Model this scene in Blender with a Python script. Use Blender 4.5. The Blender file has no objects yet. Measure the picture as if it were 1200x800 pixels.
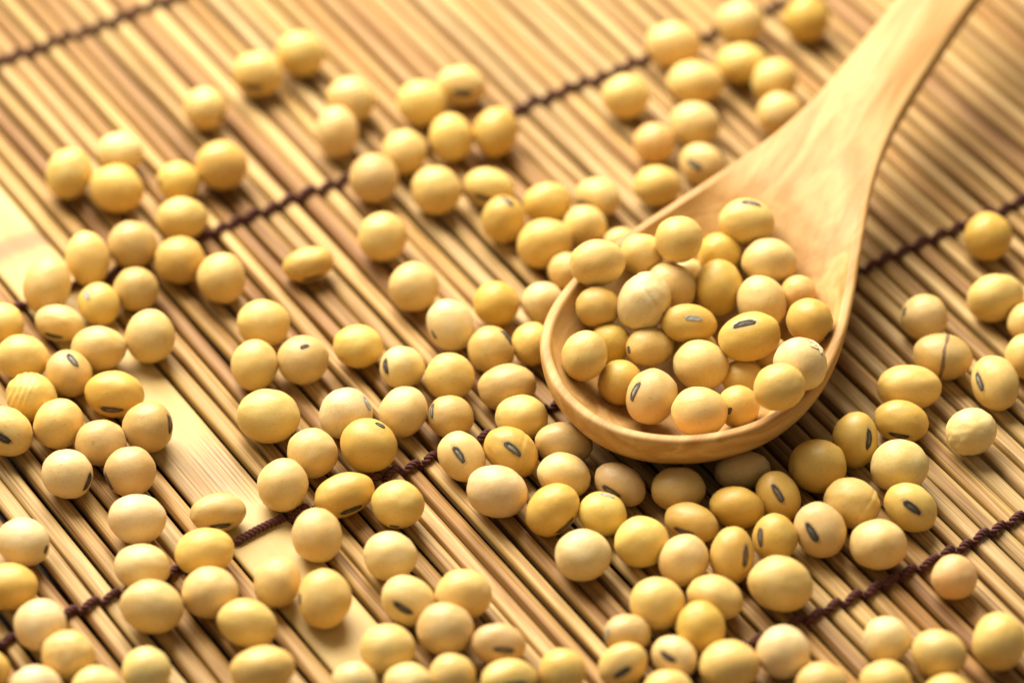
import bpy, bmesh, math, random
import numpy as np
from mathutils import Vector, Quaternion, Matrix, noise

random.seed(11)
rng = np.random.default_rng(11)
scene = bpy.context.scene
COL = scene.collection

# ------------------------------------------------------------------ camera
PITCH = math.radians(41.6)
DIST = 0.63
cam_data = bpy.data.cameras.new("camera")
cam = bpy.data.objects.new("camera", cam_data)
COL.objects.link(cam)
cam.location = (0, -DIST * math.cos(PITCH), DIST * math.sin(PITCH))
cam.rotation_euler = (math.pi / 2 - PITCH, 0, 0)
cam_data.sensor_width = 36
cam_data.lens = 150
cam_data.clip_start = 0.01
cam_data.clip_end = 20
cam_data.dof.use_dof = True
cam_data.dof.focus_distance = 0.606
cam_data.dof.aperture_fstop = 9.5
scene.camera = cam

# ------------------------------------------------------------------ world and window light
world = bpy.data.worlds.new("World")
scene.world = world
world.use_nodes = True
bg = world.node_tree.nodes["Background"]
bg.inputs[0].default_value = (1.0, 0.94, 0.85, 1)
bg.inputs[1].default_value = 0.25

ld = bpy.data.lights.new("window_light", 'AREA')
ld.shape = 'RECTANGLE'
ld.size = 0.52
ld.size_y = 0.42
ld.energy = 11.0
ld.color = (1.0, 0.95, 0.86)
lamp = bpy.data.objects.new("window_light", ld)
COL.objects.link(lamp)
lamp.location = (-0.14, 0.31, 0.40)
lamp.rotation_euler = (Vector((0, 0, 0)) - lamp.location).to_track_quat('-Z', 'Y').to_euler()

scene.view_settings.view_transform = 'Standard'
scene.view_settings.look = 'None'
scene.view_settings.exposure = 0.0
scene.view_settings.gamma = 1.0
scene.render.engine = 'CYCLES'
scene.cycles.max_bounces = 8
scene.cycles.diffuse_bounces = 2
scene.cycles.use_denoising = True

# ------------------------------------------------------------------ helpers
def link(o, parent=None):
    COL.objects.link(o)
    if parent is not None:
        o.parent = parent
    return o

def mesh_obj(name, verts, faces, mats, parent=None, smooth=True, midx=None):
    me = bpy.data.meshes.new(name)
    me.from_pydata([tuple(map(float, v)) for v in verts], [], faces)
    for m in (mats if isinstance(mats, (list, tuple)) else [mats]):
        me.materials.append(m)
    if smooth:
        me.polygons.foreach_set("use_smooth", [True] * len(me.polygons))
    if midx is not None:
        me.polygons.foreach_set("material_index", midx)
    me.update()
    return link(bpy.data.objects.new(name, me), parent)

class NT:
    def __init__(self, name):
        self.mat = bpy.data.materials.new(name)
        self.mat.use_nodes = True
        self.t = self.mat.node_tree
        self.n = self.t.nodes
        self.b = self.n["Principled BSDF"]
    def add(self, kind, ins=None, **props):
        nd = self.n.new(kind)
        for k, v in props.items():
            setattr(nd, k, v)
        for k, v in (ins or {}).items():
            self.put(nd.inputs[k], v)
        return nd
    def put(self, sock, v):
        if isinstance(v, bpy.types.NodeSocket):
            self.t.links.new(v, sock)
        else:
            sock.default_value = v
    def math(self, op, a, b=None, c=None, clamp=False):
        nd = self.n.new("ShaderNodeMath"); nd.operation = op; nd.use_clamp = clamp
        for i, v in enumerate((a, b, c)):
            if v is not None:
                self.put(nd.inputs[i], v)
        return nd.outputs[0]
    def mix(self, fac, a, b, blend='MIX'):
        nd = self.n.new("ShaderNodeMix"); nd.data_type = 'RGBA'; nd.blend_type = blend
        self.put(nd.inputs[0], fac); self.put(nd.inputs[6], a); self.put(nd.inputs[7], b)
        return nd.outputs[2]
    def ramp(self, fac, stops):
        nd = self.n.new("ShaderNodeValToRGB")
        e = nd.color_ramp.elements
        while len(e) < len(stops):
            e.new(0.5)
        for i, (p, c) in enumerate(stops):
            e[i].position = p
            e[i].color = c if len(c) == 4 else (*c, 1)
        self.put(nd.inputs[0], fac)
        return nd.outputs[0]
    def noise(self, vec, scale, detail=3, rough=0.5, dist=0.0):
        nd = self.add("ShaderNodeTexNoise", {"Vector": vec, "Scale": scale, "Detail": detail, "Roughness": rough, "Distortion": dist})
        return nd.outputs[0]

def G(v):
    return (v, v, v, 1)

def obj_coords(m, scale, seed_amount=3.0):
    tc = m.add("ShaderNodeTexCoord")
    oi = m.add("ShaderNodeObjectInfo")
    mp = m.add("ShaderNodeMapping", {"Vector": tc.outputs["Object"], "Scale": scale})
    off = m.add("ShaderNodeVectorMath", operation='ADD')
    m.put(off.inputs[0], mp.outputs[0])
    cx = m.add("ShaderNodeCombineXYZ", {0: m.math('MULTIPLY', oi.outputs["Random"], 37.0), 1: m.math('MULTIPLY', oi.outputs["Random"], 91.0), 2: m.math('MULTIPLY', oi.outputs["Random"], 53.0)})
    m.put(off.inputs[1], cx.outputs[0])
    return tc, oi, off.outputs[0]

# ------------------------------------------------------------------ materials
def mat_bean():
    m = NT("soybean_skin")
    tc, oi, co = obj_coords(m, (1, 1, 1))
    base = oi.outputs["Color"]
    big = m.noise(co, 1.1, 3, 0.55)
    c = m.mix(m.ramp(big, [(0.35, G(0)), (0.68, G(0.65))]), base, m.mix(1.0, base, (0.98, 0.86, 0.55, 1), 'MULTIPLY'))
    fine = m.noise(co, 9, 5, 0.65)
    c = m.mix(m.ramp(fine, [(0.40, G(0)), (0.75, G(0.35))]), c, m.mix(1.0, c, (1.12, 1.1, 1.25, 1), 'MULTIPLY'))
    c = m.mix(m.ramp(m.noise(co, 17, 4, 0.7), [(0.47, G(0)), (0.68, G(0.45))]), c, m.mix(1.0, c, (0.80, 0.70, 0.45, 1), 'MULTIPLY'))
    # faint brown freckles
    fr = m.noise(co, 6.5, 2, 0.5)
    c = m.mix(m.ramp(fr, [(0.66, G(0)), (0.76, G(0.40))]), c, (0.36, 0.19, 0.06, 1))
    # brownish halo round the scar; its strength is the object's alpha
    sep = m.add("ShaderNodeSeparateXYZ", {0: tc.outputs["Object"]})
    ex = m.math('POWER', m.math('DIVIDE', sep.outputs[0], 0.52), 2.0)
    ey = m.math('POWER', m.math('DIVIDE', sep.outputs[1], 0.24), 2.0)
    d = m.math('ADD', m.math('ADD', ex, ey), m.math('MULTIPLY', m.math('SUBTRACT', fine, 0.5), 0.9))
    halo = m.ramp(d, [(0.35, G(1)), (1.0, G(0))])
    up = m.math('GREATER_THAN', sep.outputs[2], 0.0)
    hf = m.math('MULTIPLY', m.math('MULTIPLY', halo, up), oi.outputs["Alpha"])
    c = m.mix(hf, c, (0.22, 0.11, 0.05, 1))
    m.put(m.b.inputs["Base Color"], c)
    rr = m.ramp(m.noise(co, 4, 3), [(0.3, G(0.33)), (0.7, G(0.48))])
    m.put(m.b.inputs["Roughness"], rr)
    m.put(m.b.inputs["IOR"], 1.42)
    m.put(m.b.inputs["Subsurface Weight"], 0.12)
    m.put(m.b.inputs["Subsurface Radius"], (1.0, 0.55, 0.2))
    m.put(m.b.inputs["Subsurface Scale"], 0.0012)
    pits = m.noise(co, 26, 3, 0.6)
    hgt = m.math('ADD', m.math('MULTIPLY', big, 0.6), m.math('MULTIPLY', pits, 0.12))
    bp = m.add("ShaderNodeBump", {"Strength": 0.35, "Distance": 0.0006, "Height": hgt})
    m.put(m.b.inputs["Normal"], bp.outputs[0])
    return m.mat

def mat_plain(name, col, rough=0.7, nscale=900, amount=0.5, bump=0.3, dist=0.0001):
    m = NT(name)
    tc = m.add("ShaderNodeTexCoord")
    nz = m.noise(tc.outputs["Object"], nscale, 4, 0.6)
    lo = tuple(x * (1 - amount) for x in col) + (1,)
    hi = tuple(min(1, x * (1 + amount)) for x in col) + (1,)
    m.put(m.b.inputs["Base Color"], m.ramp(nz, [(0.3, lo), (0.7, hi)]))
    m.put(m.b.inputs["Roughness"], rough)
    bp = m.add("ShaderNodeBump", {"Strength": bump, "Distance": dist, "Height": nz})
    m.put(m.b.inputs["Normal"], bp.outputs[0])
    return m.mat

def mat_stick():
    m = NT("bamboo_stick")
    tc, oi, co = obj_coords(m, (14, 900, 900))
    base = oi.outputs["Color"]
    fib = m.noise(co, 1.0, 4, 0.65)
    tc2, oi2, co2 = obj_coords(m, (45, 2600, 2600))
    fine = m.noise(co2, 1.0, 3, 0.6)
    tc3, oi3, co3 = obj_coords(m, (22, 60, 60))
    blot = m.noise(co3, 1.0, 3, 0.55)
    c = m.mix(m.ramp(blot, [(0.3, G(0)), (0.75, G(0.6))]), base, m.mix(1.0, base, (0.80, 0.66, 0.48, 1), 'MULTIPLY'))
    c = m.mix(m.ramp(fib, [(0.44, G(0)), (0.64, G(0.75))]), c, m.mix(1.0, c, (0.46, 0.30, 0.17, 1), 'MULTIPLY'))
    c = m.mix(m.ramp(fine, [(0.48, G(0)), (0.64, G(0.65))]), c, m.mix(1.0, c, (0.40, 0.25, 0.13, 1), 'MULTIPLY'))
    c = m.mix(m.ramp(fib, [(0.25, G(0.5)), (0.40, G(0))]), c, m.mix(1.0, c, (1.2, 1.2, 1.25, 1), 'MULTIPLY'))
    m.put(m.b.inputs["Base Color"], c)
    m.put(m.b.inputs["Roughness"], m.ramp(fine, [(0.3, G(0.52)), (0.7, G(0.70))]))
    m.put(m.b.inputs["IOR"], 1.36)
    h = m.math('ADD', m.math('MULTIPLY', fib, 0.6), m.math('MULTIPLY', fine, 0.4))
    bp = m.add("ShaderNodeBump", {"Strength": 0.55, "Distance": 0.00025, "Height": h})
    m.put(m.b.inputs["Normal"], bp.outputs[0])
    return m.mat

def mat_slat():
    m = NT("bamboo_skin_slat")
    tc = m.add("ShaderNodeTexCoord")
    def mp(s):
        return m.add("ShaderNodeMapping", {"Vector": tc.outputs["Object"], "Scale": s}).outputs[0]
    fib = m.noise(mp((25, 1500, 300)), 1.0, 4, 0.6)
    wide = m.noise(mp((40, 160, 100)), 1.0, 4, 0.6)
    c = m.mix(m.ramp(wide, [(0.35, G(0)), (0.75, G(0.7))]), (0.58, 0.40, 0.135, 1), (0.47, 0.29, 0.085, 1))
    c = m.mix(m.ramp(fib, [(0.50, G(0)), (0.78, G(0.16))]), c, (0.50, 0.28, 0.10, 1))
    # brown streaked stain and the growth node, at their own places along the slat
    sep = m.add("ShaderNodeSeparateXYZ", {0: tc.outputs["Object"]})
    wob = m.math('MULTIPLY', m.math('SUBTRACT', m.noise(mp((60, 900, 100)), 1.0, 4, 0.7), 0.5), 0.016)
    xs = m.math('ADD', sep.outputs[0], wob)
    xn = m.math('ADD', sep.outputs[0], m.math('MULTIPLY', wob, 0.22))
    def band(centre, half, soft, xs=xs):
        d = m.math('ABSOLUTE', m.math('SUBTRACT', xs, centre))
        return m.ramp(m.math('DIVIDE', d, half + soft), [(half / (half + soft) * 0.6, G(1)), (1.0, G(0))])
    streak = m.ramp(m.noise(mp((18, 2200, 100)), 1.0, 3, 0.6), [(0.42, G(0)), (0.62, G(1))])
    s1 = m.math('MULTIPLY', band(0.0005, 0.005, 0.006), m.math('MULTIPLY_ADD', streak, 0.60, 0.32))
    c = m.mix(s1, c, (0.17, 0.07, 0.020, 1))
    s2 = m.math('MULTIPLY', band(-0.0590, 0.0016, 0.0022, xn), 0.85)
    c = m.mix(s2, c, (0.28, 0.14, 0.05, 1))
    m.put(m.b.inputs["Base Color"], c)
    m.put(m.b.inputs["Roughness"], m.ramp(wide, [(0.3, G(0.55)), (0.7, G(0.7))]))
    bp = m.add("ShaderNodeBump", {"Strength": 0.3, "Distance": 0.0002, "Height": fib})
    m.put(m.b.inputs["Normal"], bp.outputs[0])
    return m.mat

def mat_spoon():
    m = NT("pale_spoon_wood")
    tc = m.add("ShaderNodeTexCoord")
    def mp(s):
        return m.add("ShaderNodeMapping", {"Vector": tc.outputs["Object"], "Scale": s}).outputs[0]
    rings = m.noise(mp((9, 110, 160)), 1.0, 3, 0.5, 0.6)
    grain = m.noise(mp((60, 1100, 1100)), 1.0, 4, 0.65)
    pores = m.noise(mp((260, 3200, 3200)), 1.0, 2, 0.5)
    c = m.ramp(rings, [(0.30, (0.56, 0.328, 0.104)), (0.46, (0.43, 0.218, 0.055)), (0.55, (0.57, 0.338, 0.112)), (0.72, (0.40, 0.196, 0.046))])
    c = m.mix(m.ramp(grain, [(0.45, G(0)), (0.75, G(0.35))]), c, m.mix(1.0, c, (0.80, 0.66, 0.50, 1), 'MULTIPLY'))
    c = m.mix(m.ramp(pores, [(0.58, G(0)), (0.72, G(0.35))]), c, m.mix(1.0, c, (0.70, 0.52, 0.35, 1), 'MULTIPLY'))
    m.put(m.b.inputs["Base Color"], c)
    m.put(m.b.inputs["Roughness"], m.ramp(grain, [(0.3, G(0.50)), (0.7, G(0.64))]))
    m.put(m.b.inputs["IOR"], 1.4)
    h = m.math('ADD', m.math('MULTIPLY', grain, 0.5), m.math('MULTIPLY', pores, 0.3))
    bp = m.add("ShaderNodeBump", {"Strength": 0.35, "Distance": 0.0002, "Height": h})
    m.put(m.b.inputs["Normal"], bp.outputs[0])
    return m.mat

M_BEAN = mat_bean()
M_STICK = mat_stick()
M_SLAT = mat_slat()
M_SPOON = mat_spoon()
M_CORD = mat_plain("dark_maroon_cord", (0.095, 0.025, 0.018), 0.85, 2500, 0.6, 0.6, 0.0002)
M_TABLE = mat_plain("grey_brown_table", (0.050, 0.026, 0.015), 0.6, 60, 0.2, 0.1)
SCAR = {
    'k': (mat_plain("scar_black", (0.048, 0.038, 0.028), 0.92, 6, 0.5, 0.2), mat_plain("scar_black_core", (0.105, 0.088, 0.06), 0.92, 8, 0.6, 0.2)),
    'b': (mat_plain("scar_brown", (0.085, 0.055, 0.035), 0.92, 6, 0.5, 0.2), mat_plain("scar_brown_core", (0.16, 0.12, 0.075), 0.92, 8, 0.5, 0.2)),
    'g': (mat_plain("scar_grey", (0.085, 0.070, 0.048), 0.92, 6, 0.5, 0.2), mat_plain("scar_grey_core", (0.27, 0.25, 0.18), 0.92, 8, 0.5, 0.2)),
    'p': (mat_plain("scar_pale", (0.30, 0.28, 0.22), 0.92, 6, 0.4, 0.2), mat_plain("scar_pale_core", (0.42, 0.42, 0.36), 0.92, 8, 0.4, 0.2)),
    's': (mat_plain("scar_speck", (0.060, 0.046, 0.032), 0.92, 6, 0.5, 0.2), mat_plain("scar_speck_core", (0.12, 0.10, 0.07), 0.92, 8, 0.5, 0.2)),
}
M_SEAM = mat_plain("seam_brown", (0.20, 0.105, 0.045), 0.7, 9, 0.5, 0.2)
M_FLAKE = mat_plain("flaked_skin", (0.80, 0.64, 0.36), 0.7, 12, 0.2, 0.6)

# ------------------------------------------------------------------ table under the mat
table = mesh_obj("table", [(-0.6, -0.6, -0.0034), (0.6, -0.6, -0.0034), (0.6, 0.6, -0.0034), (-0.6, 0.6, -0.0034)], [(0, 1, 2, 3)], M_TABLE, smooth=False)
table["kind"] = "structure"
table["label"] = "grey brown table top in the gaps under the bamboo mat"

# ------------------------------------------------------------------ bamboo mat: local x = along the sticks, local y = across them
mat_root = bpy.data.objects.new("bamboo_mat", None)
mat_root.empty_display_size = 0.02
link(mat_root)
MAT_DEG = 32.6
th = math.radians(MAT_DEG)
# x axis -> stick direction (sin, -cos), y axis -> across (cos, sin)
mat_root.rotation_euler = (0, 0, th - math.pi / 2)
mat_root["label"] = "bamboo mat of thin straw coloured sticks tied with dark maroon cords"
mat_root["category"] = "mat"
V0, V1 = -0.165, 0.145
SLAT = (-0.0568, -0.0466)
items = []                      # (centre across, width, is wide slat)
PITCHW = 0.00312
def fill(start, end, sign):
    u = start
    while (u - end) * sign < 0:
        p = PITCHW * random.uniform(0.90, 1.10)
        if random.random() < 0.07:
            p *= 1.30
        items.append((u + sign * p / 2, p * random.uniform(0.76, 0.88), False))
        u += sign * p
fill(SLAT[1] + 0.0002, 0.165, 1)
fill(SLAT[0] - 0.0002, -0.140, -1)
items.append(((SLAT[0] + SLAT[1]) / 2, SLAT[1] - SLAT[0] - 0.0003, True))
items.sort()
STICK_COLS = [(0.57, 0.385, 0.140), (0.50, 0.310, 0.095), (0.61, 0.435, 0.180), (0.43, 0.245, 0.070), (0.54, 0.352, 0.122), (0.58, 0.390, 0.135), (0.36, 0.198, 0.052)]
ZTOP = []
for k, (u, w, is_slat) in enumerate(items):
    nseg = 30
    zt = random.uniform(-0.00022, 0.00008)
    if is_slat:
        zt = 0.0
    h = 0.0017 if is_slat else random.uniform(0.0019, 0.0023)
    ZTOP.append((zt, h))
    npf = 20
    ex = 4.5 if is_slat else random.uniform(2.2, 3.8)
    tilt = 0 if is_slat else random.uniform(-0.22, 0.22)
    prof = []
    for i in range(npf):
        a = 2 * math.pi * (i + 0.5) / npf
        ca, sa = math.cos(a), math.sin(a)
        y = math.copysign(abs(ca) ** (2 / ex), ca) * w / 2
        z = math.copysign(abs(sa) ** (2 / ex), sa) * h / 2
        if is_slat:
            z *= 1 - 0.10 * (y / (w / 2)) ** 2
        else:
            jit = 1 + random.uniform(-0.05, 0.05)
            y *= jit; z *= 1 + random.uniform(-0.05, 0.05)
        y, z = y * math.cos(tilt) - z * math.sin(tilt), y * math.sin(tilt) + z * math.cos(tilt)
        prof.append((y, z))
    zc = zt - max(p[1] for p in prof)
    ph1, ph2 = random.uniform(0, 7), random.uniform(0, 7)
    verts, faces = [], []
    for s in range(nseg + 1):
        x = V0 + (V1 - V0) * s / nseg
        amp = 0 if is_slat else 0.00014
        oy = amp * (math.sin(x * 38 + ph1) + 0.5 * math.sin(x * 97 + ph2))
        oz = amp * 0.5 * math.sin(x * 55 + ph2)
        sc = 1 + (0 if is_slat else 0.03 * math.sin(x * 71 + ph1 * 2))
        for (y, z) in prof:
            verts.append((x, y * sc + oy, z + oz))
    for s in range(nseg):
        for i in range(npf):
            j = (i + 1) % npf
            faces.append((s * npf + i, s * npf + j, (s + 1) * npf + j, (s + 1) * npf + i))
    faces.append(tuple(range(npf)))
    faces.append(tuple(reversed(range(nseg * npf, (nseg + 1) * npf))))
    o = mesh_obj("slat" if is_slat else "stick", verts, faces, M_SLAT if is_slat else M_STICK, mat_root)
    o.location = (0, u, zc)
    c = random.choice(STICK_COLS)
    f = random.uniform(0.88, 1.12)
    o.color = (min(1, c[0] * f), min(1, c[1] * f), min(1, c[2] * f * random.uniform(0.9, 1.1)), 1)
    if is_slat:
        o["label"] = "wide smooth pale slat with brown streaked stain"

# twined binding cords: two strands cross over and under the sticks in turn
def tube(path, frames, ring, rad, verts, faces):
    base = len(verts)
    for (p, n1, n2) in zip(path, frames[0], frames[1]):
        for i in range(ring):
            a = 2 * math.pi * i / ring
            verts.append(tuple(p + rad * (math.cos(a) * n1 + math.sin(a) * n2)))
    for s in range(len(path) - 1):
        for i in range(ring):
            j = (i + 1) % ring
            faces.append((base + s * ring + i, base + s * ring + j, base + (s + 1) * ring + j, base + (s + 1) * ring + i))

def resample(pts, step):
    pts = np.array(pts)
    d = np.r_[0, np.cumsum(np.linalg.norm(np.diff(pts, axis=0), axis=1))]
    n = max(8, int(d[-1] / step))
    q = np.linspace(0, d[-1], n)
    return np.stack([np.interp(q, d, pts[:, i]) for i in range(3)], 1), q

def smooth_path(p, it):
    for _ in range(it):
        p[1:-1] = 0.25 * p[:-2] + 0.5 * p[1:-1] + 0.25 * p[2:]
    return p

for v in (-0.1566, -0.1011, -0.0461, 0.0143, 0.0697, 0.1250):
    verts, faces = [], []
    wander = random.uniform(0, 6)
    for strand in (0, 1):
        ctrl = []
        for k, (u, w, is_slat) in enumerate(items):
            zt, h = ZTOP[k]
            over = (k + strand) % 2 == 0
            vv = v + 0.00025 * math.sin(u * 120 + wander) + random.uniform(-0.00025, 0.00025)
            if over:
                z, dv = zt + 0.00055, 0.00075
            else:
                z, dv = zt - h - 0.00055, -0.00075
            hw = w * 0.36
            slant = 0.00030 if over else -0.0003
            ctrl.append((vv + dv + slant, u - hw, z))
            ctrl.append((vv + dv * 0.9, u, z + (0.00012 if over else -0.0001)))
            ctrl.append((vv + dv - slant, u + hw, z))
        path, s = resample(ctrl, 0.00016)
        path = smooth_path(path, 10)
        tan = np.gradient(path, axis=0); tan /= np.linalg.norm(tan, axis=1)[:, None]
        ref = np.array([1.0, 0, 0])
        n1 = ref - tan * (tan @ ref)[:, None]; n1 /= np.linalg.norm(n1, axis=1)[:, None]
        n2 = np.cross(tan, n1)
        for ply in (0, 1, 2):
            a = s / 0.0021 * 2 * math.pi + ply * 2 * math.pi / 3 + strand
            off = 0.00031 * (np.cos(a)[:, None] * n1 + np.sin(a)[:, None] * n2)
            tube(path + off, (n1, n2), 6, 0.00033 * (1 + 0.06 * math.sin(ply)), verts, faces)
    mesh_obj("binding_cord", verts, faces, M_CORD, mat_root)

# ------------------------------------------------------------------ spoon: local x along the axis, tip at -x
SP_O = Vector((0.02214766, -0.01775887, 0.0))
SP_DEG = 60.0
W_T = np.array([-16.6, -16.45, -15.8, -13.5, -10, -6, -2, 3.5, 9, 14.5, 20, 25.5, 32, 39, 45, 52, 60, 70, 80, 90, 105, 125, 138, 143, 145]) / 1000
W_W = np.array([0, 2.0, 5.2, 10.3, 14.4, 17.6, 19.5, 20.7, 20.85, 20.1, 18.7, 16.9, 14.5, 12, 9.8, 7.9, 6.6, 6.0, 5.6, 5.5, 5.8, 6.6, 6.2, 4.0, 0.0]) / 1000
def sstep(a, b, x):
    t = np.clip((x - a) / (b - a), 0, 1)
    return t * t * (3 - 2 * t)
def rim_z(t):
    u = t - .012
    return .0118 + .11 * np.where(u < -.01, 0, np.where(u < .01, (u + .01) ** 2 / .04, u))
LIP, DM, DEP = .0014, .0185, .0094
half = np.stack([W_T, W_W], 1)
loop = np.concatenate([half, (half * [1, -1])[::-1][1:]])
d = np.r_[0, np.cumsum(np.linalg.norm(np.diff(loop, axis=0), axis=1))]
NL = 420
q = np.linspace(0, d[-1], NL, endpoint=False)
loop = np.stack([np.interp(q, d, loop[:, 0]), np.interp(q, d, loop[:, 1])], 1)
for _ in range(14):
    loop = 0.25 * np.roll(loop, 1, 0) + 0.5 * loop + 0.25 * np.roll(loop, -1, 0)
spine = np.stack([np.clip(loop[:, 0], .003, .139), np.zeros(NL)], 1)
def edge_d(p):
    return np.sqrt(((p[:, None, :] - loop[None]) ** 2).sum(2)).min(1)
def top_z(p):
    dd = edge_d(p)
    x = np.clip((dd - LIP) / (DM - LIP), 0, 1)
    g = 1 - sstep(.020, .043, p[:, 0])
    hh = (1 - (1 - x) ** 2.3) ** .8
    crown = sstep(.040, .070, p[:, 0]) * .0012 * np.clip(dd / .005, 0, 1) ** .7
    rnd = .00030 * np.clip(1 - dd / .0005, 0, 1) ** 2
    return rim_z(p[:, 0]) - DEP * g * hh + crown - rnd
def bot_z(p):
    dd = edge_d(p)
    g = 1 - sstep(.016, .050, p[:, 0])
    x = np.clip(dd / DM, 0, 1)
    ho = .0016 + (DEP + .0024 - .0016) * (1 - (1 - x) ** 2.0) ** .5
    w = np.maximum(np.interp(p[:, 0], W_T, W_W), 1e-3)
    hh = .0016 + .0040 * np.sqrt(np.clip(1 - (np.abs(p[:, 1]) / w) ** 2.5, 0, 1))
    return rim_z(p[:, 0]) - (g * ho + (1 - g) * hh)
RT = [0, .12, .25, .37, .48, .57, .65, .71, .76, .80, .83, .855, .875, .89, .902, .913, .923, .935, .95, .965, .978, .988, .995, 1.0]
verts, faces = [], []
for r in RT:
    p = spine + (loop - spine) * r
    z = top_z(p)
    verts += [(a, b, c) for (a, b), c in zip(p, z)]
for r in [1.0, .998, .992, .98, .96, .93, .89, .84, .78, .70, .60, .48, .35, .2, 0]:
    p = spine + (loop - spine) * r
    z = bot_z(p)
    if r == 1.0:
        z = rim_z(p[:, 0]) - .0010
        p = p + (p - spine) * 0.006
    elif r > .99:
        z = np.minimum(rim_z(p[:, 0]) - .0016, z)
    verts += [(a, b, c) for (a, b), c in zip(p, z)]
nr = len(verts) // NL
for k in range(nr - 1):
    for i in range(NL):
        j = (i + 1) % NL
        faces.append((k * NL + i, k * NL + j, (k + 1) * NL + j, (k + 1) * NL + i))
spoon = mesh_obj("wooden_spoon", verts, faces, M_SPOON)
bm = bmesh.new(); bm.from_mesh(spoon.data)
bmesh.ops.remove_doubles(bm, verts=bm.verts, dist=1e-5)
bmesh.ops.recalc_face_normals(bm, faces=bm.faces)
for fc in bm.faces:
    fc.smooth = True
bm.to_mesh(spoon.data); bm.free()
spoon.location = SP_O
spoon.rotation_euler = (0, 0, math.radians(SP_DEG))
spoon["label"] = "pale wooden spoon heaped with soybeans, its handle leaving over the top edge"
spoon["category"] = "spoon"

# ------------------------------------------------------------------ soybeans
NU, NV = 40, 24
def bean_radius(dv, seed, kind):
    x, y, z = dv
    r = 1.0
    n = noise.noise(Vector((x * 1.3 + seed * 7.1, y * 1.3 + seed * 3.3, z * 1.3 - seed)))
    r += 0.042 * n
    r += 0.020 * noise.noise(Vector((x * 3.1 + seed, y * 3.1, z * 3.1 + seed * 5)))
    if z > 0:                                   # flatter on the side of the scar
        r -= 0.045 * (z ** 4) * (1 - 0.5 * x * x)
    r += 0.035 * x * math.sin(seed * 2.1)       # one end fuller
    if kind == 'ridged':
        f = max(0.0, min(1.0, (0.25 - x) * 1.6))
        r += 0.017 * f * math.sin(x * 30 + 2.2 * y + 1.2 * z)
    if kind == 'ringed':
        r += 0.007 * math.sin(x * 40) * max(0, min(1, (x + 0.1) * 2))
        if abs(x - 0.42) < 0.05:
            r += 0.012
    if kind == 'creased':
        dd = (x * 0.85 + y * 0.35 - 0.30) / 0.035
        r -= 0.020 * math.exp(-dd * dd)
        dd = (x * 0.85 + y * 0.35 - 0.42) / 0.09
        r += 0.015 * math.exp(-dd * dd)
    if kind == 'wrinkled':
        r += 0.014 * noise.noise(Vector((x * 3 + seed, y * 5, z * 3)))
        dd = ((x + 0.75) ** 2 + (y - 0.2) ** 2) / 0.05
        r -= 0.06 * math.exp(-dd)
    if kind == 'dented':
        dd = ((x - 0.45) ** 2 + (y - 0.1) ** 2 + (z + 0.8) ** 2) / 0.10
        r -= 0.10 * math.exp(-dd)
    return r

def bean_mesh(seed, kind):
    verts, faces = [], []
    nu, nv = (NU, NV) if kind is None else (96, 56)
    for j in range(1, nv):
        ph = math.pi * j / nv
        for i in range(nu):
            a = 2 * math.pi * i / nu
            dv = (math.cos(ph), math.sin(ph) * math.cos(a), math.sin(ph) * math.sin(a))
            r = bean_radius(dv, seed, kind)
            verts.append(tuple(c * r for c in dv))
    for s in (1, -1):
        r = bean_radius((s, 0, 0), seed, kind)
        verts.append((s * r, 0, 0))
    P0, P1 = len(verts) - 2, len(verts) - 1
    for j in range(nv - 2):
        for i in range(nu):
            k = (i + 1) % nu
            faces.append((j * nu + i, (j + 1) * nu + i, (j + 1) * nu + k, j * nu + k))
    for i in range(nu):
        k = (i + 1) % nu
        faces.append((P0, i, k))
        faces.append((P1, (nv - 2) * nu + k, (nv - 2) * nu + i))
    me = bpy.data.meshes.new("soybean")
    me.from_pydata(verts, [], faces)
    me.materials.append(M_BEAN)
    me.polygons.foreach_set("use_smooth", [True] * len(me.polygons))
    me.update()
    return me

def scar_mesh(seed, typ, kind=None):
    """oval raised scar that follows the bean's own surface round its +z pole"""
    ln, wd = {'k': (0.37, 0.155), 'b': (0.38, 0.155), 'g': (0.36, 0.150), 'p': (0.32, 0.14), 's': (0.19, 0.10)}[typ]
    rings = [(1.06, -0.006), (1.0, 0.012), (0.86, 0.028), (0.68, 0.020), (0.50, 0.006), (0.34, 0.010), (0.20, 0.016), (0.0, 0.012)]
    n = 28
    verts, faces, midx = [], [], []
    for (r, off) in rings:
        for i in range(n):
            a = 2 * math.pi * i / n
            jag = 1 + 0.07 * math.sin(3 * a + seed) + 0.04 * math.sin(7 * a + seed * 2)
            ca, sa = math.cos(a), math.sin(a)
            ca = math.copysign(abs(ca) ** 0.82, ca); sa = math.copysign(abs(sa) ** 0.82, sa)
            x = ln * ca * (0.35 + 0.65 * r if r < 0.9 else r) * jag if r > 0 else ln * 0.3 * ca
            y = wd * sa * r * jag
            z = math.sqrt(max(0.01, 1 - x * x - y * y))
            dv = Vector((x, y, z)).normalized()
            rr = bean_radius(dv, seed, kind) + off
            verts.append(tuple(dv * rr))
    for k in range(len(rings) - 1):
        for i in range(n):
            j = (i + 1) % n
            faces.append((k * n + i, k * n + j, (k + 1) * n + j, (k + 1) * n + i))
            midx.append(1 if k >= 5 else 0)
    me = bpy.data.meshes.new("hilum")
    me.from_pydata(verts, [], faces)
    for m in SCAR[typ]:
        me.materials.append(m)
    me.polygons.foreach_set("use_smooth", [True] * len(me.polygons))
    me.polygons.foreach_set("material_index", midx)
    me.update()
    return me

TINT = {'n': (0.75, 0.525, 0.195), 'p': (0.79, 0.595, 0.275), 'y': (0.76, 0.525, 0.160), 'g': (0.66, 0.425, 0.100), 't': (0.62, 0.420, 0.160), 'o': (0.76, 0.48, 0.185)}
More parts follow.
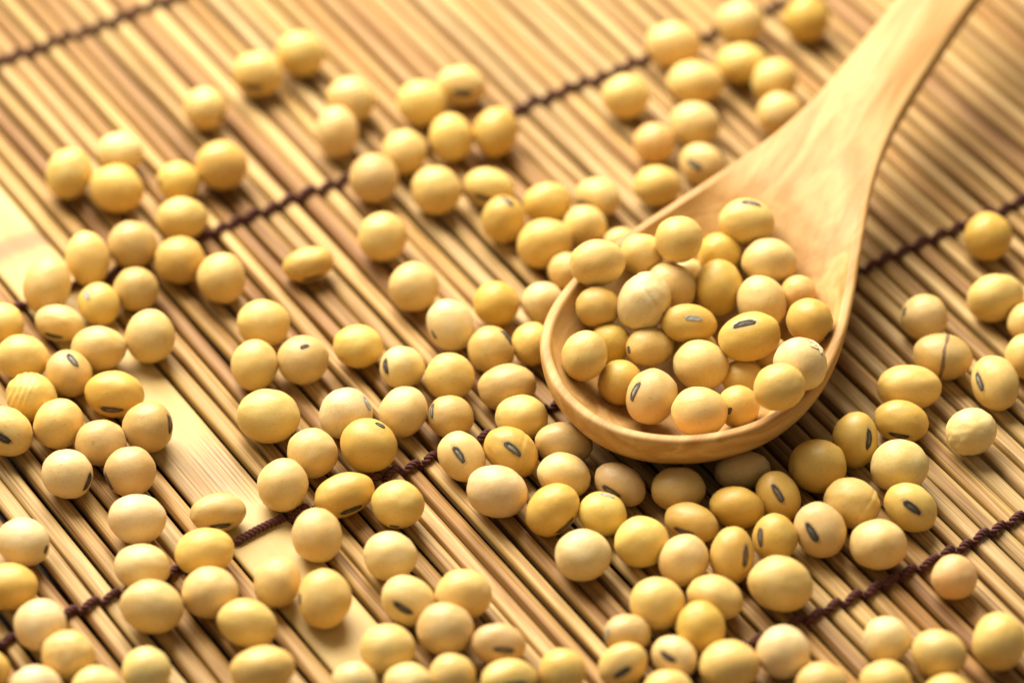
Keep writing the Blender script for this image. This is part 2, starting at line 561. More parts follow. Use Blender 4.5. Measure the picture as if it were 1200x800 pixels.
# x y z (mm), three half axes (mm), rotation quaternion, scar kind, tint, label
BEANS = [
(-40.20,59.54,3.41, 4.03,3.56,3.54, 0.695,0.716,-0.047,-0.048, 'k','y', 'bean with dark scar underneath, left half of the pair highest at upper left'),
(-33.53,64.66,3.52, 3.92,3.52,3.69, -0.146,0.984,-0.105,-0.010, '-','n', 'unmarked bean highest in upper left quarter, upper right of its scarred partner'),
(-47.83,51.20,3.18, 3.33,3.33,3.60, 0.502,0.709,0.050,0.492, 's','n', 'lone bean with dark speck at its right end, below the topmost left pair'),
(-67.83,34.62,3.69, 4.05,3.46,3.57, 0.487,-0.658,-0.547,-0.176, '-','n', 'upright oval bean furthest left of the trio near upper left edge'),
(-60.55,40.39,3.04, 3.55,3.16,3.36, 0.544,-0.838,-0.010,0.035, '-','p', 'half hidden bean at the back of the trio near upper left edge'),
(-60.41,31.12,3.54, 4.17,3.65,3.68, 0.029,0.990,-0.117,-0.071, '-','y', 'biggest front bean of the trio near upper left edge'),
(-51.14,33.63,2.96, 3.07,3.07,3.46, 0.681,-0.031,-0.590,0.433, 's','y', 'small bean with grey mark on its left end, left of a bigger olive bean'),
(-44.72,36.47,3.72, 4.06,3.73,3.87, -0.168,0.980,-0.025,-0.107, '-','g', 'olive golden bean just above the upper cord at its left end'),
(-50.01,24.46,3.17, 3.88,3.17,3.32, -0.009,-1.000,0.015,-0.013, '-','n', 'wide bean left of the upper cord, on top of a column of two'),
(-56.93,17.96,3.43, 3.65,3.59,3.58, -0.239,0.971,-0.016,0.024, '-','t', 'tan round bean left of the two bean column beside the upper cord'),
(-49.67,14.37,3.46, 3.83,3.58,3.66, 0.436,-0.898,-0.020,0.048, '-','g', 'darker golden bean under the wide bean in the column beside the upper cord'),
(-43.18,9.90,3.61, 3.81,3.68,3.68, -0.174,-0.685,-0.298,-0.641, '-','n', 'round bean just under the left end of the upper cord, rightmost of its cluster'),
(-63.43,14.24,3.74, 4.15,3.19,3.51, 0.143,-0.627,-0.569,-0.512, '-','n', 'slim upright oval bean at the right edge of the wide slat, left cluster'),
(-55.79,8.16,3.16, 3.42,3.30,3.35, -0.480,0.877,0.009,-0.025, '-','t', 'tan orange round bean below the tan bean in the left cluster'),
(-69.02,7.77,3.94, 4.37,3.55,3.72, 0.406,-0.649,-0.612,-0.198, '-','n', 'large upright oval bean lying on the wide pale slat near the left edge'),
(-61.14,4.89,3.03, 3.21,3.09,3.22, -0.788,-0.254,0.169,0.534, 'p','y', 'small bean with pale blue grey scar facing up left, left cluster'),
(-66.68,1.03,2.62, 3.71,2.77,2.68, -0.647,-0.747,0.101,0.117, 'k','n', 'flat oval bean with dark scar below, between left edge and small blue scarred bean'),
(-75.14,0.39,3.02, 3.39,3.14,3.19, -0.382,0.924,0.006,-0.013, '-','y', 'yellow bean cut by the left edge at half height'),
(-53.01,-3.22,3.70, 4.00,3.63,3.77, -0.517,0.483,0.707,-0.024, '-','n', 'tall round bean at the lower right tip of the left cluster'),
(-60.53,-5.15,3.23, 4.06,3.24,3.44, -0.301,0.951,-0.034,0.057, '-','n', 'plump wide bean in the left cluster, directly left of its tall tip bean'),
(-71.32,-7.28,3.31, 3.98,3.36,3.58, -0.420,0.901,-0.105,0.024, '-','y', 'wide yellow bean at the left edge, above the wrinkled bean'),
(-64.48,-10.50,3.19, 3.60,3.35,3.31, 0.896,0.009,0.149,-0.418, 'g','t', 'tan bean with grey upright scar near its top, left cluster middle'),
(-69.36,-15.82,3.34, 3.76,3.45,3.57, 0.575,-0.799,0.165,0.056, '-','y', 'yellow bean with wrinkled ridges on its left side near the left edge'),
(-57.33,-15.24,3.31, 4.31,3.45,3.39, 0.697,0.715,-0.007,-0.053, 'b','g', 'large wide bean with thin brown scar low on its front beside the wide slat'),
(-64.95,-21.56,3.44, 3.79,3.49,3.48, -0.240,0.874,0.350,0.237, '-','y', 'smooth yellow bean under the wrinkled bean of the left cluster'),
(-58.81,-25.50,3.26, 3.71,3.41,3.41, 0.101,0.992,0.057,-0.041, '-','t', 'plain tan bean left of the bean resting on the slat edge, lower left cluster'),
(-52.04,-22.55,3.52, 3.66,3.66,3.73, -0.373,-0.539,-0.161,-0.738, 'b','t', 'tan speckled bean with brown line at its right rim, resting on the wide slat'),
(-72.26,-23.32,3.41, 4.03,3.42,3.46, -0.815,-0.497,-0.104,0.278, 'k','n', 'bean cut by the left edge with a dark slanting scar facing out'),
(-62.91,-32.15,3.35, 3.50,3.50,3.80, 0.464,0.670,0.099,0.571, 'k','p', "pale bean with a dark patch on its right rim at the cluster's lower left corner"),
(-54.13,-31.51,3.42, 3.56,3.56,3.75, -0.442,-0.719,0.093,0.529, 'b','t', 'smooth tan bean with dark left rim at the foot of the left cluster'),
(-52.28,-41.35,3.51, 4.06,3.52,3.77, -0.348,0.937,-0.013,0.024, '-','p', 'pale plump bean between the left cluster and the column below it'),
(-41.20,-39.26,2.66, 4.07,2.81,2.70, 0.691,0.718,0.061,0.064, 'k','t', 'flat bean with black scar underneath, lying on the wide slat above the cord'),
(-51.34,-50.49,3.16, 3.95,3.19,3.35, -0.280,0.958,-0.034,0.055, '-','p', 'pale bean right above the biggest bean by the left part of the middle cord'),
(-42.74,-47.88,3.41, 4.14,3.37,3.70, -0.391,0.911,0.123,0.044, '-','y', 'bright yellow tilted bean left of where the cord crosses the wide slat'),
(-49.14,-58.81,3.68, 4.38,3.62,3.82, -0.054,0.995,-0.063,-0.061, '-','n', 'biggest bean at lower left, hiding the left end of the middle cord'),
(-41.61,-55.76,3.43, 3.93,3.57,3.58, -0.391,0.919,0.021,-0.043, '-','n', 'round bean directly below the bright yellow tilted bean at lower left'),
(-67.93,-45.61,3.18, 3.33,3.33,3.92, -0.441,-0.673,-0.100,-0.586, 's','p', 'pale bean with dark speck at its right tip touching the left edge'),
(-69.29,-54.39,3.21, 4.23,3.29,3.63, -0.528,0.846,-0.019,0.065, '-','g', 'golden bean cut by the left edge, below the pale speckled tip bean'),
(-64.18,-62.03,3.45, 3.66,3.60,3.60, -0.457,0.888,-0.021,0.055, '-','p', 'round bean above left of its dented neighbour in the lower left corner'),
(-60.14,-67.71,3.31, 3.69,3.46,3.46, -0.577,0.817,0.003,-0.013, '-','n', 'bean with a dented top in the lower left corner'),
(-49.38,-70.17,3.04, 3.28,3.22,3.19, 0.222,-0.973,0.039,-0.055, '-','p', 'blurred pale bean alone at the bottom edge below the biggest lower left bean'),
(-35.95,-61.56,3.31, 4.19,3.32,3.54, -0.402,0.902,-0.151,-0.047, '-','n', 'oval bean sloping down right, between the wide slat and biggest lower left bean'),
(-55.95,-73.33,2.86, 3.44,2.98,3.01, 0.140,-0.988,-0.043,0.051, '-','p', 'bean cut by the bottom edge under the dented bean'),
(-63.95,-73.48,3.01, 3.55,3.09,3.16, -0.024,1.000,-0.011,0.011, '-','p', 'bean cut by the bottom edge, second from the lower left corner'),
(-70.73,-69.85,2.71, 3.11,2.88,2.82, 0.417,-0.906,0.028,-0.063, '-','g', 'bean mostly beyond the left edge in the lower left corner'),
(-33.58,-70.42,3.46, 4.49,3.16,3.75, -0.262,0.960,0.094,-0.017, '-','y', 'wide bean at the bottom edge just left of the wide slat'),
(-32.32,-53.76,3.25, 3.58,3.23,3.29, 0.392,-0.718,-0.560,-0.127, '-','n', 'upright bean on the left border of the wide slat below the cord'),
(-25.72,-57.42,3.76, 4.09,3.68,3.73, 0.709,-0.130,-0.588,0.368, 's','y', 'big golden yellow bean sitting on the wide slat below the cord'),
(-27.23,-44.43,3.51, 3.86,3.57,3.52, 0.265,-0.586,-0.735,-0.213, '-','n', 'bean covering the cord at the right border of the wide slat'),
(-32.38,-34.57,3.49, 3.85,3.55,3.49, 0.189,-0.797,-0.501,-0.281, '-','n', 'upright bean above the cord at the right border of the wide slat'),
(-23.69,-35.91,2.94, 4.45,3.07,3.06, 0.630,0.750,0.107,0.170, 'k','g', 'long bean lying flat with big black scar underneath, above the middle cord'),
(-15.94,-38.32,3.42, 3.71,3.59,3.42, 0.542,0.837,-0.044,-0.068, 's','y', 'round bean right of the long black scarred bean, below the middle cord'),
(-34.91,-20.18,3.66, 4.65,3.80,4.12, 0.656,-0.753,0.040,0.034, '-','n', 'large oval bean alone right of the wide slat at mid height'),
(-28.53,-27.81,3.43, 3.64,3.58,3.56, 0.580,-0.815,0.004,-0.016, '-','n', 'round bean between the large oval bean and the long black scarred bean'),
(-23.91,-19.59,3.62, 3.68,3.68,3.98, -0.836,0.140,-0.458,0.268, 'p','p', 'pale cream bean behind the shiny deep yellow bean'),
(-20.30,-26.55,3.75, 4.13,3.83,3.87, 0.960,-0.139,0.208,-0.123, 's','g', 'shiny deep yellow bean with thin scar on top, left of the middle cord'),
(-15.70,-19.14,3.38, 3.80,3.37,3.49, 0.474,-0.748,-0.461,-0.054, '-','n', 'tilted egg shaped bean right of the shiny deep yellow bean'),
(-30.46,-8.03,3.48, 3.79,3.61,3.63, -0.967,-0.113,-0.027,-0.227, 's','t', 'tan bean with small dark tick on its crown, right of a taller yellow bean'),
(-37.51,-8.92,3.44, 3.73,3.42,3.51, 0.541,-0.542,-0.643,-0.002, '-','y', 'yellow bean touching the left side of the tan tick marked bean'),
(-36.54,0.11,3.43, 3.96,3.58,3.58, 0.047,0.996,-0.072,0.002, '-','y', 'bean on top of the three bean group right of the left cluster'),
(-22.61,-4.62,3.10, 3.68,3.18,3.39, -0.481,0.874,0.020,-0.057, '-','y', 'plain bean alone right of the tan tick marked bean'),
(-16.03,-9.10,3.09, 3.11,3.11,3.60, -0.580,-0.493,0.045,0.647, 'k','p', 'pale bean with dark scar on its left end, beside the plain lone bean'),
(-8.92,-11.33,3.27, 3.65,3.53,3.35, 0.329,-0.944,0.016,-0.029, '-','y', 'round yellow bean right of the pale bean with dark left end'),
(-8.83,-19.71,3.07, 3.13,3.13,3.43, -0.536,-0.438,0.200,0.694, 'g','t', 'bean with crumbly grey spots at its left and top, above the cord'),
(-7.16,-28.22,3.14, 3.82,3.22,3.10, 0.821,0.325,0.103,-0.458, 'g','n', 'bean with open grey scar facing out, leftmost of two scarred beans by the cord'),
(0.00,-27.46,3.27, 4.19,3.28,3.24, -0.895,-0.293,-0.117,0.316, 'g','g', 'creased golden bean with open grey scar facing out, left of the spoon tip'),
(-2.04,-36.07,3.76, 4.44,3.66,3.96, 0.234,-0.961,0.145,0.019, '-','p', 'big smooth pale bean in front of the two open scarred beans'),
(1.25,-20.18,3.27, 3.80,3.31,3.51, -0.376,0.925,0.026,-0.053, '-','n', 'bean between the creased scarred bean and the spoon rim'),
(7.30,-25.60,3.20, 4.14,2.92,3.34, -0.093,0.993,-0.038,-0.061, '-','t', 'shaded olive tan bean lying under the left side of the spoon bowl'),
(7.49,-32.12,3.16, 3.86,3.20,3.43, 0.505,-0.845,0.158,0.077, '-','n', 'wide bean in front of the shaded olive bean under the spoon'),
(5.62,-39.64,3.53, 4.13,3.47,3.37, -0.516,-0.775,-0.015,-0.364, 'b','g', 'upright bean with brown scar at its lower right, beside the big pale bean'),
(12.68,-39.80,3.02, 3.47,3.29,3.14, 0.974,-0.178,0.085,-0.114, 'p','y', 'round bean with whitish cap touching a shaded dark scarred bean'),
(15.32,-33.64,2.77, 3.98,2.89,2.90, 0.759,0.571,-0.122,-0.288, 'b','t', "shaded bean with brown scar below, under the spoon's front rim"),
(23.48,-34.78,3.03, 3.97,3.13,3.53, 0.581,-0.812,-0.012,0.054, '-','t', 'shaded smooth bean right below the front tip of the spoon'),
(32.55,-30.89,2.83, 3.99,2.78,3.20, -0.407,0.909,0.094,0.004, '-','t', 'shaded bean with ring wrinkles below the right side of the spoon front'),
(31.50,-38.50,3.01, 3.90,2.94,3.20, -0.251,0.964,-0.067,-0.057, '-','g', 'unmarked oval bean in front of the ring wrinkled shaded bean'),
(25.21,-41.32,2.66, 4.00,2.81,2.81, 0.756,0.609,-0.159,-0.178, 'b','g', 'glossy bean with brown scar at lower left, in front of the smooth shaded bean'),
(17.90,-45.77,3.35, 3.86,3.56,3.47, 0.213,-0.972,-0.046,-0.085, '-','y', 'round yellow bean left of the glossy brown scarred bean'),
(23.77,-49.38,3.38, 3.66,3.43,3.43, -0.205,0.841,0.409,0.287, '-','n', 'plain bean in front of the glossy brown scarred bean'),
(30.52,-48.42,3.44, 4.08,3.08,3.08, -0.567,-0.487,0.038,-0.664, 'b','g', 'upright bean with long grey brown scar on its right side'),
(37.51,-36.33,3.10, 3.84,3.00,3.04, 0.811,0.297,0.125,-0.488, 'b','g', 'leaning bean with dark slit scar beside the ring wrinkled bean'),
(43.16,-30.81,3.75, 4.11,3.87,3.91, 0.231,-0.971,-0.032,0.046, '-','g', "large plain golden round bean right of the spoon's front"),
(48.95,-25.19,3.47, 4.02,3.29,3.35, -0.582,-0.441,0.027,-0.682, 'k','g', 'bean with long black seam and dark blotch, right of the spoon'),
(55.99,-20.63,2.92, 3.98,3.06,3.11, -0.685,-0.721,0.046,0.094, 'k','g', 'bean with dark green scar underneath, right of the black seamed bean'),
(54.78,-30.70,3.65, 4.17,3.81,3.76, -0.462,0.885,-0.018,0.048, '-','p', 'large pale matte bean below the dark green scarred bean'),
(47.72,-37.90,3.35, 4.02,3.48,3.58, -0.601,0.787,-0.135,0.014, '-','y', 'yellow bean with a light crease on top, between two open scarred beans'),
(56.06,-38.76,3.18, 3.95,3.23,3.17, 0.870,0.369,0.098,-0.312, 'k','y', 'bean with black slit scar facing out, rightmost of the right hand cluster'),
(42.96,-43.58,3.52, 4.11,3.57,3.40, -0.730,-0.468,-0.033,0.497, 'k','n', 'big bean with dark slit scar on its left, below the creased yellow bean'),
(50.76,-46.45,3.50, 4.03,3.56,3.72, 0.367,-0.929,0.023,-0.046, '-','n', 'big plain bean just above the lower right cord'),
(36.61,-44.89,3.13, 3.45,3.21,3.13, 0.708,-0.055,-0.481,0.514, 'b','g', 'bean with brown scar on its left rim, between two scarred beans'),
(37.07,-54.58,3.90, 4.52,3.87,4.12, -0.304,0.942,-0.137,-0.023, '-','n', 'largest plain oval bean at the left end of the lower right cord'),
(27.77,-56.39,3.14, 3.98,3.04,3.49, 0.396,-0.899,0.188,0.004, '-','y', 'oval bean behind the tan upright bean, left of the largest plain oval bean'),
(25.67,-62.52,3.37, 3.66,3.37,3.41, -0.329,0.553,0.751,0.148, '-','g', 'tan upright bean in front of the oval bean below the right cluster'),
(19.99,-57.88,3.40, 3.74,3.68,3.51, -0.259,0.966,0.004,-0.007, '-','y', 'round golden yellow bean left of the oval bean and the tan upright bean'),
(15.69,-62.91,2.70, 2.73,2.73,3.49, -0.767,-0.020,0.559,-0.315, 'p','t', 'bean with small bluish tip on its left, below the round golden yellow bean'),
(14.87,-69.08,2.91, 3.57,2.88,2.75, -0.802,-0.522,0.163,-0.241, 'k','y', 'bean with black slanting scar at the bottom edge, below the bluish tipped bean'),
(21.96,-67.25,2.67, 3.29,2.83,2.78, 0.853,0.409,-0.059,-0.318, 'k','p', 'pale bean with large dark greenish scar near the bottom edge'),
(29.48,-69.49,3.33, 4.09,3.45,3.63, -0.591,0.804,0.015,-0.068, '-','n', 'large plain bean at the bottom edge right of the pale dark scarred bean'),
(20.85,-73.95,2.85, 3.55,2.98,3.09, 0.561,-0.825,-0.016,0.064, '-','y', 'bean cut by the bottom edge under the pale dark scarred bean'),
(9.82,-48.39,3.41, 3.90,3.67,3.55, -0.060,0.998,0.011,-0.011, '-','p', 'smooth pale round bean at the lower left corner of the cluster before the spoon'),
(6.91,-70.19,2.90, 3.11,3.11,3.04, -0.177,0.983,0.030,-0.038, '-','y', 'blurred plain bean at the bottom edge in the middle of the photo'),
(-1.74,-65.14,2.82, 3.88,2.90,2.81, -0.855,-0.492,-0.166,0.004, 'b','t', 'tan bean with brown scar facing out, right end of the bottom middle cluster'),
(-0.57,-72.21,3.01, 4.02,3.10,3.06, 0.873,0.436,0.196,0.098, 'b','n', 'scarred bean cut by the bottom edge under the tan brown scarred bean'),
(-9.17,-62.88,3.49, 3.89,3.66,3.61, 0.441,-0.897,-0.012,0.030, '-','t', 'round tan bean in the centre of the bottom middle cluster'),
(-6.56,-56.02,3.36, 3.93,3.52,3.49, -0.485,0.874,-0.014,0.041, '-','n', 'bean at the upper right of the bottom middle cluster, on bare sticks'),
(-14.28,-57.06,3.24, 3.98,3.28,3.34, 0.796,0.544,0.048,-0.261, 'k','p', 'pale bean with bold black scar in the bottom middle cluster'),
(-16.92,-48.43,3.28, 3.73,3.43,3.46, 0.625,-0.778,0.011,-0.065, '-','p', 'round pale bean at the top of the bottom middle cluster'),
(-16.76,-66.45,3.34, 3.76,3.47,3.51, 0.421,-0.907,-0.000,0.000, '-','n', 'bean at the left of the bottom middle cluster beside the wide slat'),
(-21.24,-72.31,2.78, 3.10,2.87,2.94, -0.132,0.989,0.042,-0.049, '-','p', 'blurred bean cut by the bottom edge on the wide slat'),
(-14.05,-72.73,2.88, 3.44,2.98,3.14, 0.482,-0.875,0.016,-0.046, '-','p', 'bean cut by the bottom edge right of the wide slat'),
(-8.12,-70.88,2.80, 3.11,2.99,2.87, -0.454,0.890,-0.013,0.033, '-','n', 'bean at the bottom edge under the round tan bean'),
(36.84,-67.24,3.49, 3.64,3.64,3.64, 0.084,0.995,-0.050,0.037, '-','p', 'pale round bean at the bottom edge below the largest plain oval bean'),
(41.51,-73.05,3.06, 3.67,3.21,3.21, 0.055,0.998,-0.002,0.001, '-','n', 'bean cut by the bottom edge right of the pale round bean'),
(50.91,-64.39,3.04, 3.25,3.19,3.21, 0.544,-0.838,-0.009,0.031, '-','p', 'pale bean on top of the trio at the lower right, below the cord'),
(57.87,-67.29,3.21, 3.75,3.29,3.36, -0.298,0.946,-0.107,-0.076, '-','n', 'bean at the right of the trio at the lower right'),
(50.25,-72.72,3.05, 3.61,3.21,3.19, -0.299,0.954,-0.013,0.022, '-','y', 'bean cut by the bottom edge in the trio at the lower right'),
(58.39,-74.48,2.74, 3.32,2.86,2.96, 0.480,-0.877,0.011,-0.032, '-','y', 'bean barely rising from the bottom edge near the lower right corner'),
(66.07,-65.50,3.69, 3.93,3.64,3.67, -0.345,0.617,0.651,0.276, '-','y', 'large round bean nearest the lower right corner'),
(61.13,-52.31,2.97, 3.18,3.18,3.10, -0.250,0.968,-0.005,0.007, '-','o', 'small peach coloured round bean resting against the lower right cord'),
(71.60,20.04,3.35, 3.66,3.66,3.46, -0.231,0.973,-0.004,0.006, '-','g', 'golden round bean hiding part of the cord near the right edge'),
(71.53,5.68,3.57, 4.23,3.29,3.68, 0.031,0.989,0.039,0.136, '-','y', 'oval yellow bean near the right edge below the golden round bean'),
(60.78,1.83,3.26, 3.40,3.40,3.46, -0.766,0.164,0.509,-0.357, 's','n', 'round bean with dark speck on its left side, right of the spoon bowl'),
(62.86,-7.20,3.40, 4.48,3.36,3.83, -0.444,0.891,-0.098,0.010, '-','t', 'tan bean with a brown seam line across its middle, right of the spoon'),
(69.98,-12.80,3.43, 4.20,3.46,3.44, -0.623,-0.494,0.158,0.586, 'g','y', 'bean with grey brown scar at its left end near the right edge'),
(75.10,-6.94,3.17, 3.24,3.36,3.16, -0.513,0.858,0.004,-0.013, '-','n', 'bean cut by the right edge above the grey scarred end bean'),
(76.21,0.94,2.87, 3.14,3.02,3.04, 0.619,-0.785,-0.001,0.005, '-','n', 'bean cut by the right edge beside the oval yellow bean'),
(65.57,-23.18,3.27, 3.72,3.36,3.47, 0.433,-0.884,-0.167,-0.049, '-','p', 'pale wrinkled bean alone right of the dark green scarred bean'),
(57.40,-13.99,3.50, 4.69,3.33,3.89, 0.360,-0.930,-0.032,0.062, '-','y', 'long smooth oval bean between the seamed tan bean and dark green scarred bean'),
(25.75,66.80,3.57, 4.34,3.66,3.77, -0.351,0.936,-0.012,0.022, '-','n', 'large blurred bean where the upper cord passes, left of the spoon handle'),
(36.58,73.13,3.34, 3.96,3.41,3.54, 0.343,-0.939,-0.015,0.027, '-','n', 'blurred bean at the top edge between two bits of the upper cord'),
(36.23,62.55,3.15, 4.05,3.17,3.45, -0.401,0.916,0.008,-0.017, '-','y', 'wide bean under the top edge bean, left of the spoon handle'),
(28.71,57.43,3.37, 4.49,3.42,3.70, -0.463,0.886,0.012,-0.033, '-','n', 'wide bean below the large blurred bean at the upper cord'),
(41.41,58.03,3.36, 3.76,3.42,3.45, -0.225,0.938,0.179,0.194, '-','y', 'upper of two stacked beans against the left edge of the spoon handle'),
(41.62,49.55,3.31, 3.72,3.46,3.45, 0.009,-0.999,0.036,-0.033, '-','n', 'lower of two stacked beans, partly hidden by the spoon handle'),
(28.36,46.80,3.47, 3.98,3.58,3.70, -0.469,0.883,0.007,-0.018, '-','n', 'round pale bean in the middle of the group left of the spoon neck'),
(17.90,53.94,3.39, 3.74,3.54,3.54, 0.809,-0.586,-0.004,-0.040, '-','n', 'bean alone just below the upper cord, left of the spoon handle group'),
(22.04,42.72,3.02, 3.30,3.17,3.17, 0.088,0.994,0.052,-0.039, '-','o', 'small peach bean left of the round pale bean by the spoon neck'),
(29.14,37.72,3.02, 3.61,3.15,3.13, 0.813,0.479,-0.056,-0.327, 'g','n', 'bean with grey scar touching the left rim of the spoon neck'),
(22.17,32.36,3.02, 3.65,3.13,3.20, 0.393,-0.919,-0.015,0.033, '-','y', "plain bean left of the grey scarred bean by the spoon's left rim"),
(47.26,73.91,3.43, 3.69,3.82,3.51, -0.235,0.970,-0.039,0.057, '-','g', 'bean at the top edge nearest the spoon handle'),
(-25.36,53.07,3.40, 3.87,3.60,3.51, 0.272,-0.953,0.104,0.080, '-','n', 'blurred bean behind an upright oval bean, upper middle left'),
(-27.10,44.70,3.63, 3.97,3.37,3.58, 0.300,-0.606,-0.697,-0.240, '-','n', 'upright oval bean in front of a blurred bean, upper middle left'),
(-14.00,52.24,3.38, 3.80,3.60,3.51, -0.251,0.968,-0.010,0.015, '-','y', 'round yellow bean left of the brown bottomed bean at upper middle'),
(-7.91,56.94,3.07, 4.02,3.22,3.16, 0.803,0.594,0.050,-0.012, 'k','n', 'blurred bean with a broad dark brown scar, highest in the upper middle group'),
(-9.37,43.42,3.47, 3.76,3.50,3.41, 0.496,-0.409,-0.765,0.031, '-','y', 'round bean in the centre of the upper middle group'),
(-16.59,40.47,3.15, 3.49,3.49,3.25, 0.227,-0.972,-0.031,0.044, '-','n', 'small round bean left of the centre bean in the upper middle group'),
(-2.51,44.94,3.60, 3.97,3.50,3.59, 0.197,-0.795,-0.504,-0.276, '-','g', 'upright golden bean below the left end of a visible upper cord stretch'),
(-21.28,33.50,3.60, 3.79,3.79,3.68, 0.451,-0.891,-0.019,0.047, '-','t', 'round bean covering the upper cord, left end of a row of two'),
(-11.58,30.60,3.63, 3.84,3.77,3.78, 0.516,-0.857,-0.004,0.013, '-','n', 'round bean below the small round bean of the upper middle group'),
(-3.39,32.13,2.86, 3.91,3.00,3.04, -0.721,-0.672,0.064,0.154, 'k','n', 'flat bean with dark scar below, just behind a golden grey scarred bean'),
(-1.29,23.54,3.77, 3.29,3.29,3.94, 0.927,-0.041,0.068,-0.366, 'g','g', 'upright golden bean with grey scar at its top'),
(5.19,28.25,3.04, 3.70,3.05,3.19, -0.037,-0.993,-0.107,-0.024, '-','y', 'oval bean right of the flat dark scarred bean'),
(13.01,29.88,2.87, 3.71,2.99,3.04, -0.717,-0.594,0.305,0.200, 'k','n', 'bean with dark mark at lower left, between oval bean and spoon rim'),
(11.09,22.76,3.08, 3.35,3.22,3.25, -0.496,0.866,-0.018,0.055, '-','n', 'round bean right below the bean with dark lower left mark'),
(4.78,17.90,3.73, 4.29,3.59,3.85, -0.154,0.971,0.094,0.158, '-','y', 'big tilted bean left of the spoon bowl, above a half hidden one'),
(8.26,12.85,2.66, 2.94,2.81,2.77, -0.735,0.678,-0.000,0.011, '-','y', 'half hidden bean behind the bean perched on the spoon rim'),
(4.68,5.20,2.99, 3.16,3.16,3.13, -0.361,0.930,0.033,-0.064, '-','p', 'pale bean tucked against the left outside rim of the spoon bowl'),
(3.00,-3.80,2.87, 3.00,3.25,2.95, 0.246,-0.969,0.021,-0.032, '-','y', 'bean squeezed behind the left rim of the spoon, lowest of its row'),
(-3.12,-5.46,3.34, 3.49,3.49,3.49, 0.881,-0.139,0.389,-0.231, 'k','t', 'tan bean with dark scar at its upper right, left of the spoon bowl'),
(-2.40,4.79,3.18, 3.41,3.35,3.30, -0.429,0.903,0.003,-0.007, '-','g', 'round golden bean above the tan bean with dark upper right scar'),
(-9.03,-0.46,3.43, 3.95,3.39,3.42, -0.540,-0.683,0.083,0.485, 's','p', 'pale oval bean with a dark tick at its lower left'),
(-14.71,8.38,3.41, 3.80,3.68,3.52, 0.266,-0.964,-0.008,0.012, '-','n', 'round bean above left of the pale oval tick marked bean'),
(-19.52,19.50,3.64, 3.66,3.79,3.79, 0.233,0.971,-0.040,0.021, '-','y', 'lone yellow round bean below the upper cord at centre left'),
(-30.42,14.46,2.55, 3.90,2.68,2.60, -0.595,-0.794,-0.058,-0.116, 'k','g', 'lone flat bean with black scar underneath, below the upper cord'),
(-0.64,-13.90,3.49, 4.32,3.33,3.70, -0.252,0.963,0.055,0.074, '-','t', 'wide tan bean left of the spoon bowl, above the bean between scar and rim'),
(16.32,19.00,2.55, 2.70,2.70,2.56, 0.692,-0.718,-0.005,0.069, '-','n', "small bit of a bean peeking from behind the spoon's left rim"),
(14.11,-8.85,7.50, 3.09,2.97,2.89, -0.694,0.720,-0.000,0.006, '-','g', 'bean half covered by two others at the left inside the spoon'),
(15.70,-16.41,6.70, 3.31,3.31,3.28, 0.545,-0.835,-0.019,0.068, '-','g', 'unmarked bean deep in the spoon, behind a grey scarred bean'),
(12.37,-4.83,10.94, 3.28,3.03,3.03, 0.192,0.980,-0.038,0.023, '-','g', 'golden bean low inside the left rim, under the perched bean'),
(26.33,-7.47,5.30, 3.48,2.61,3.01, 0.093,-0.995,-0.024,0.026, '-','y', 'bean showing only its crown behind the central front bean in the spoon'),
(33.36,-14.39,5.70, 3.08,2.71,2.88, -0.359,0.932,0.025,-0.048, '-','y', 'sunken bean in the spoon between the central front bean and right front bean'),
(37.32,-10.15,6.70, 2.84,2.60,2.58, 0.193,-0.979,0.040,-0.052, '-','t', 'sunken bean mostly covered by the black scarred bean in the spoon'),
(32.19,-23.21,8.10, 3.04,3.04,2.96, -0.771,-0.279,0.443,-0.364, 's','g', "dull bean with dark smudge on its left, lowest at the spoon's front"),
(25.90,5.42,8.30, 2.51,2.51,2.39, -0.749,0.658,-0.000,-0.074, '-','p', "bean almost wholly hidden in the middle of the spoon's pile"),
(41.85,-0.68,10.10, 2.62,2.62,2.60, -0.773,0.634,-0.001,-0.026, '-','o', "smallest bean, peach coloured, at the right side of the spoon's pile"),
(30.57,7.59,10.50, 3.33,3.14,3.21, -0.660,0.749,-0.006,0.053, '-','g', 'orange golden bean just below the topmost bean in the spoon'),
(19.01,4.91,12.70, 3.31,3.13,3.13, 0.893,-0.449,-0.010,-0.038, '-','y', "bean right of the bean perched on the spoon's left rim"),
(34.70,10.98,13.88, 4.09,3.46,3.37, 0.994,-0.081,0.067,-0.005, 'g','y', 'topmost bean in the spoon with grey cap, nearest the handle'),
(40.78,-22.14,15.30, 3.98,3.68,3.67, -0.442,0.789,-0.373,-0.206, '-','p', 'bean with cracked flaky skin at the right inside the spoon'),
(23.01,0.31,10.60, 3.88,3.51,3.49, 0.027,0.984,-0.092,-0.149, '-','n', 'bean behind the big creased upright bean in the spoon'),
(24.28,4.23,16.06, 3.52,3.45,3.42, 0.585,-0.791,-0.160,-0.080, '-','y', "bean leaning on the far left wall of the spoon's hollow"),
(37.85,4.75,11.37, 4.07,3.51,3.57, 0.533,-0.844,0.056,-0.038, '-','n', 'large bean below right of the topmost grey capped bean'),
(36.39,-2.57,9.75, 4.00,3.62,3.65, 0.296,-0.492,-0.765,-0.293, '-','p', 'pale upright bean with brown smudges, above the black scarred bean'),
(25.58,-8.14,10.65, 4.12,2.87,2.73, 0.960,0.259,0.103,0.028, 'p','g', 'golden bean with light grey slit scar near the centre of the spoon'),
(10.40,-15.00,10.70, 3.67,3.24,3.37, 0.586,-0.572,-0.571,-0.056, '-','y', 'upright bean nearest the left tip inside the spoon'),
(19.87,-10.17,7.87, 2.98,2.98,3.85, 0.500,0.588,-0.083,-0.631, 's','y', 'oval bean with dark specks at its left point in the spoon'),
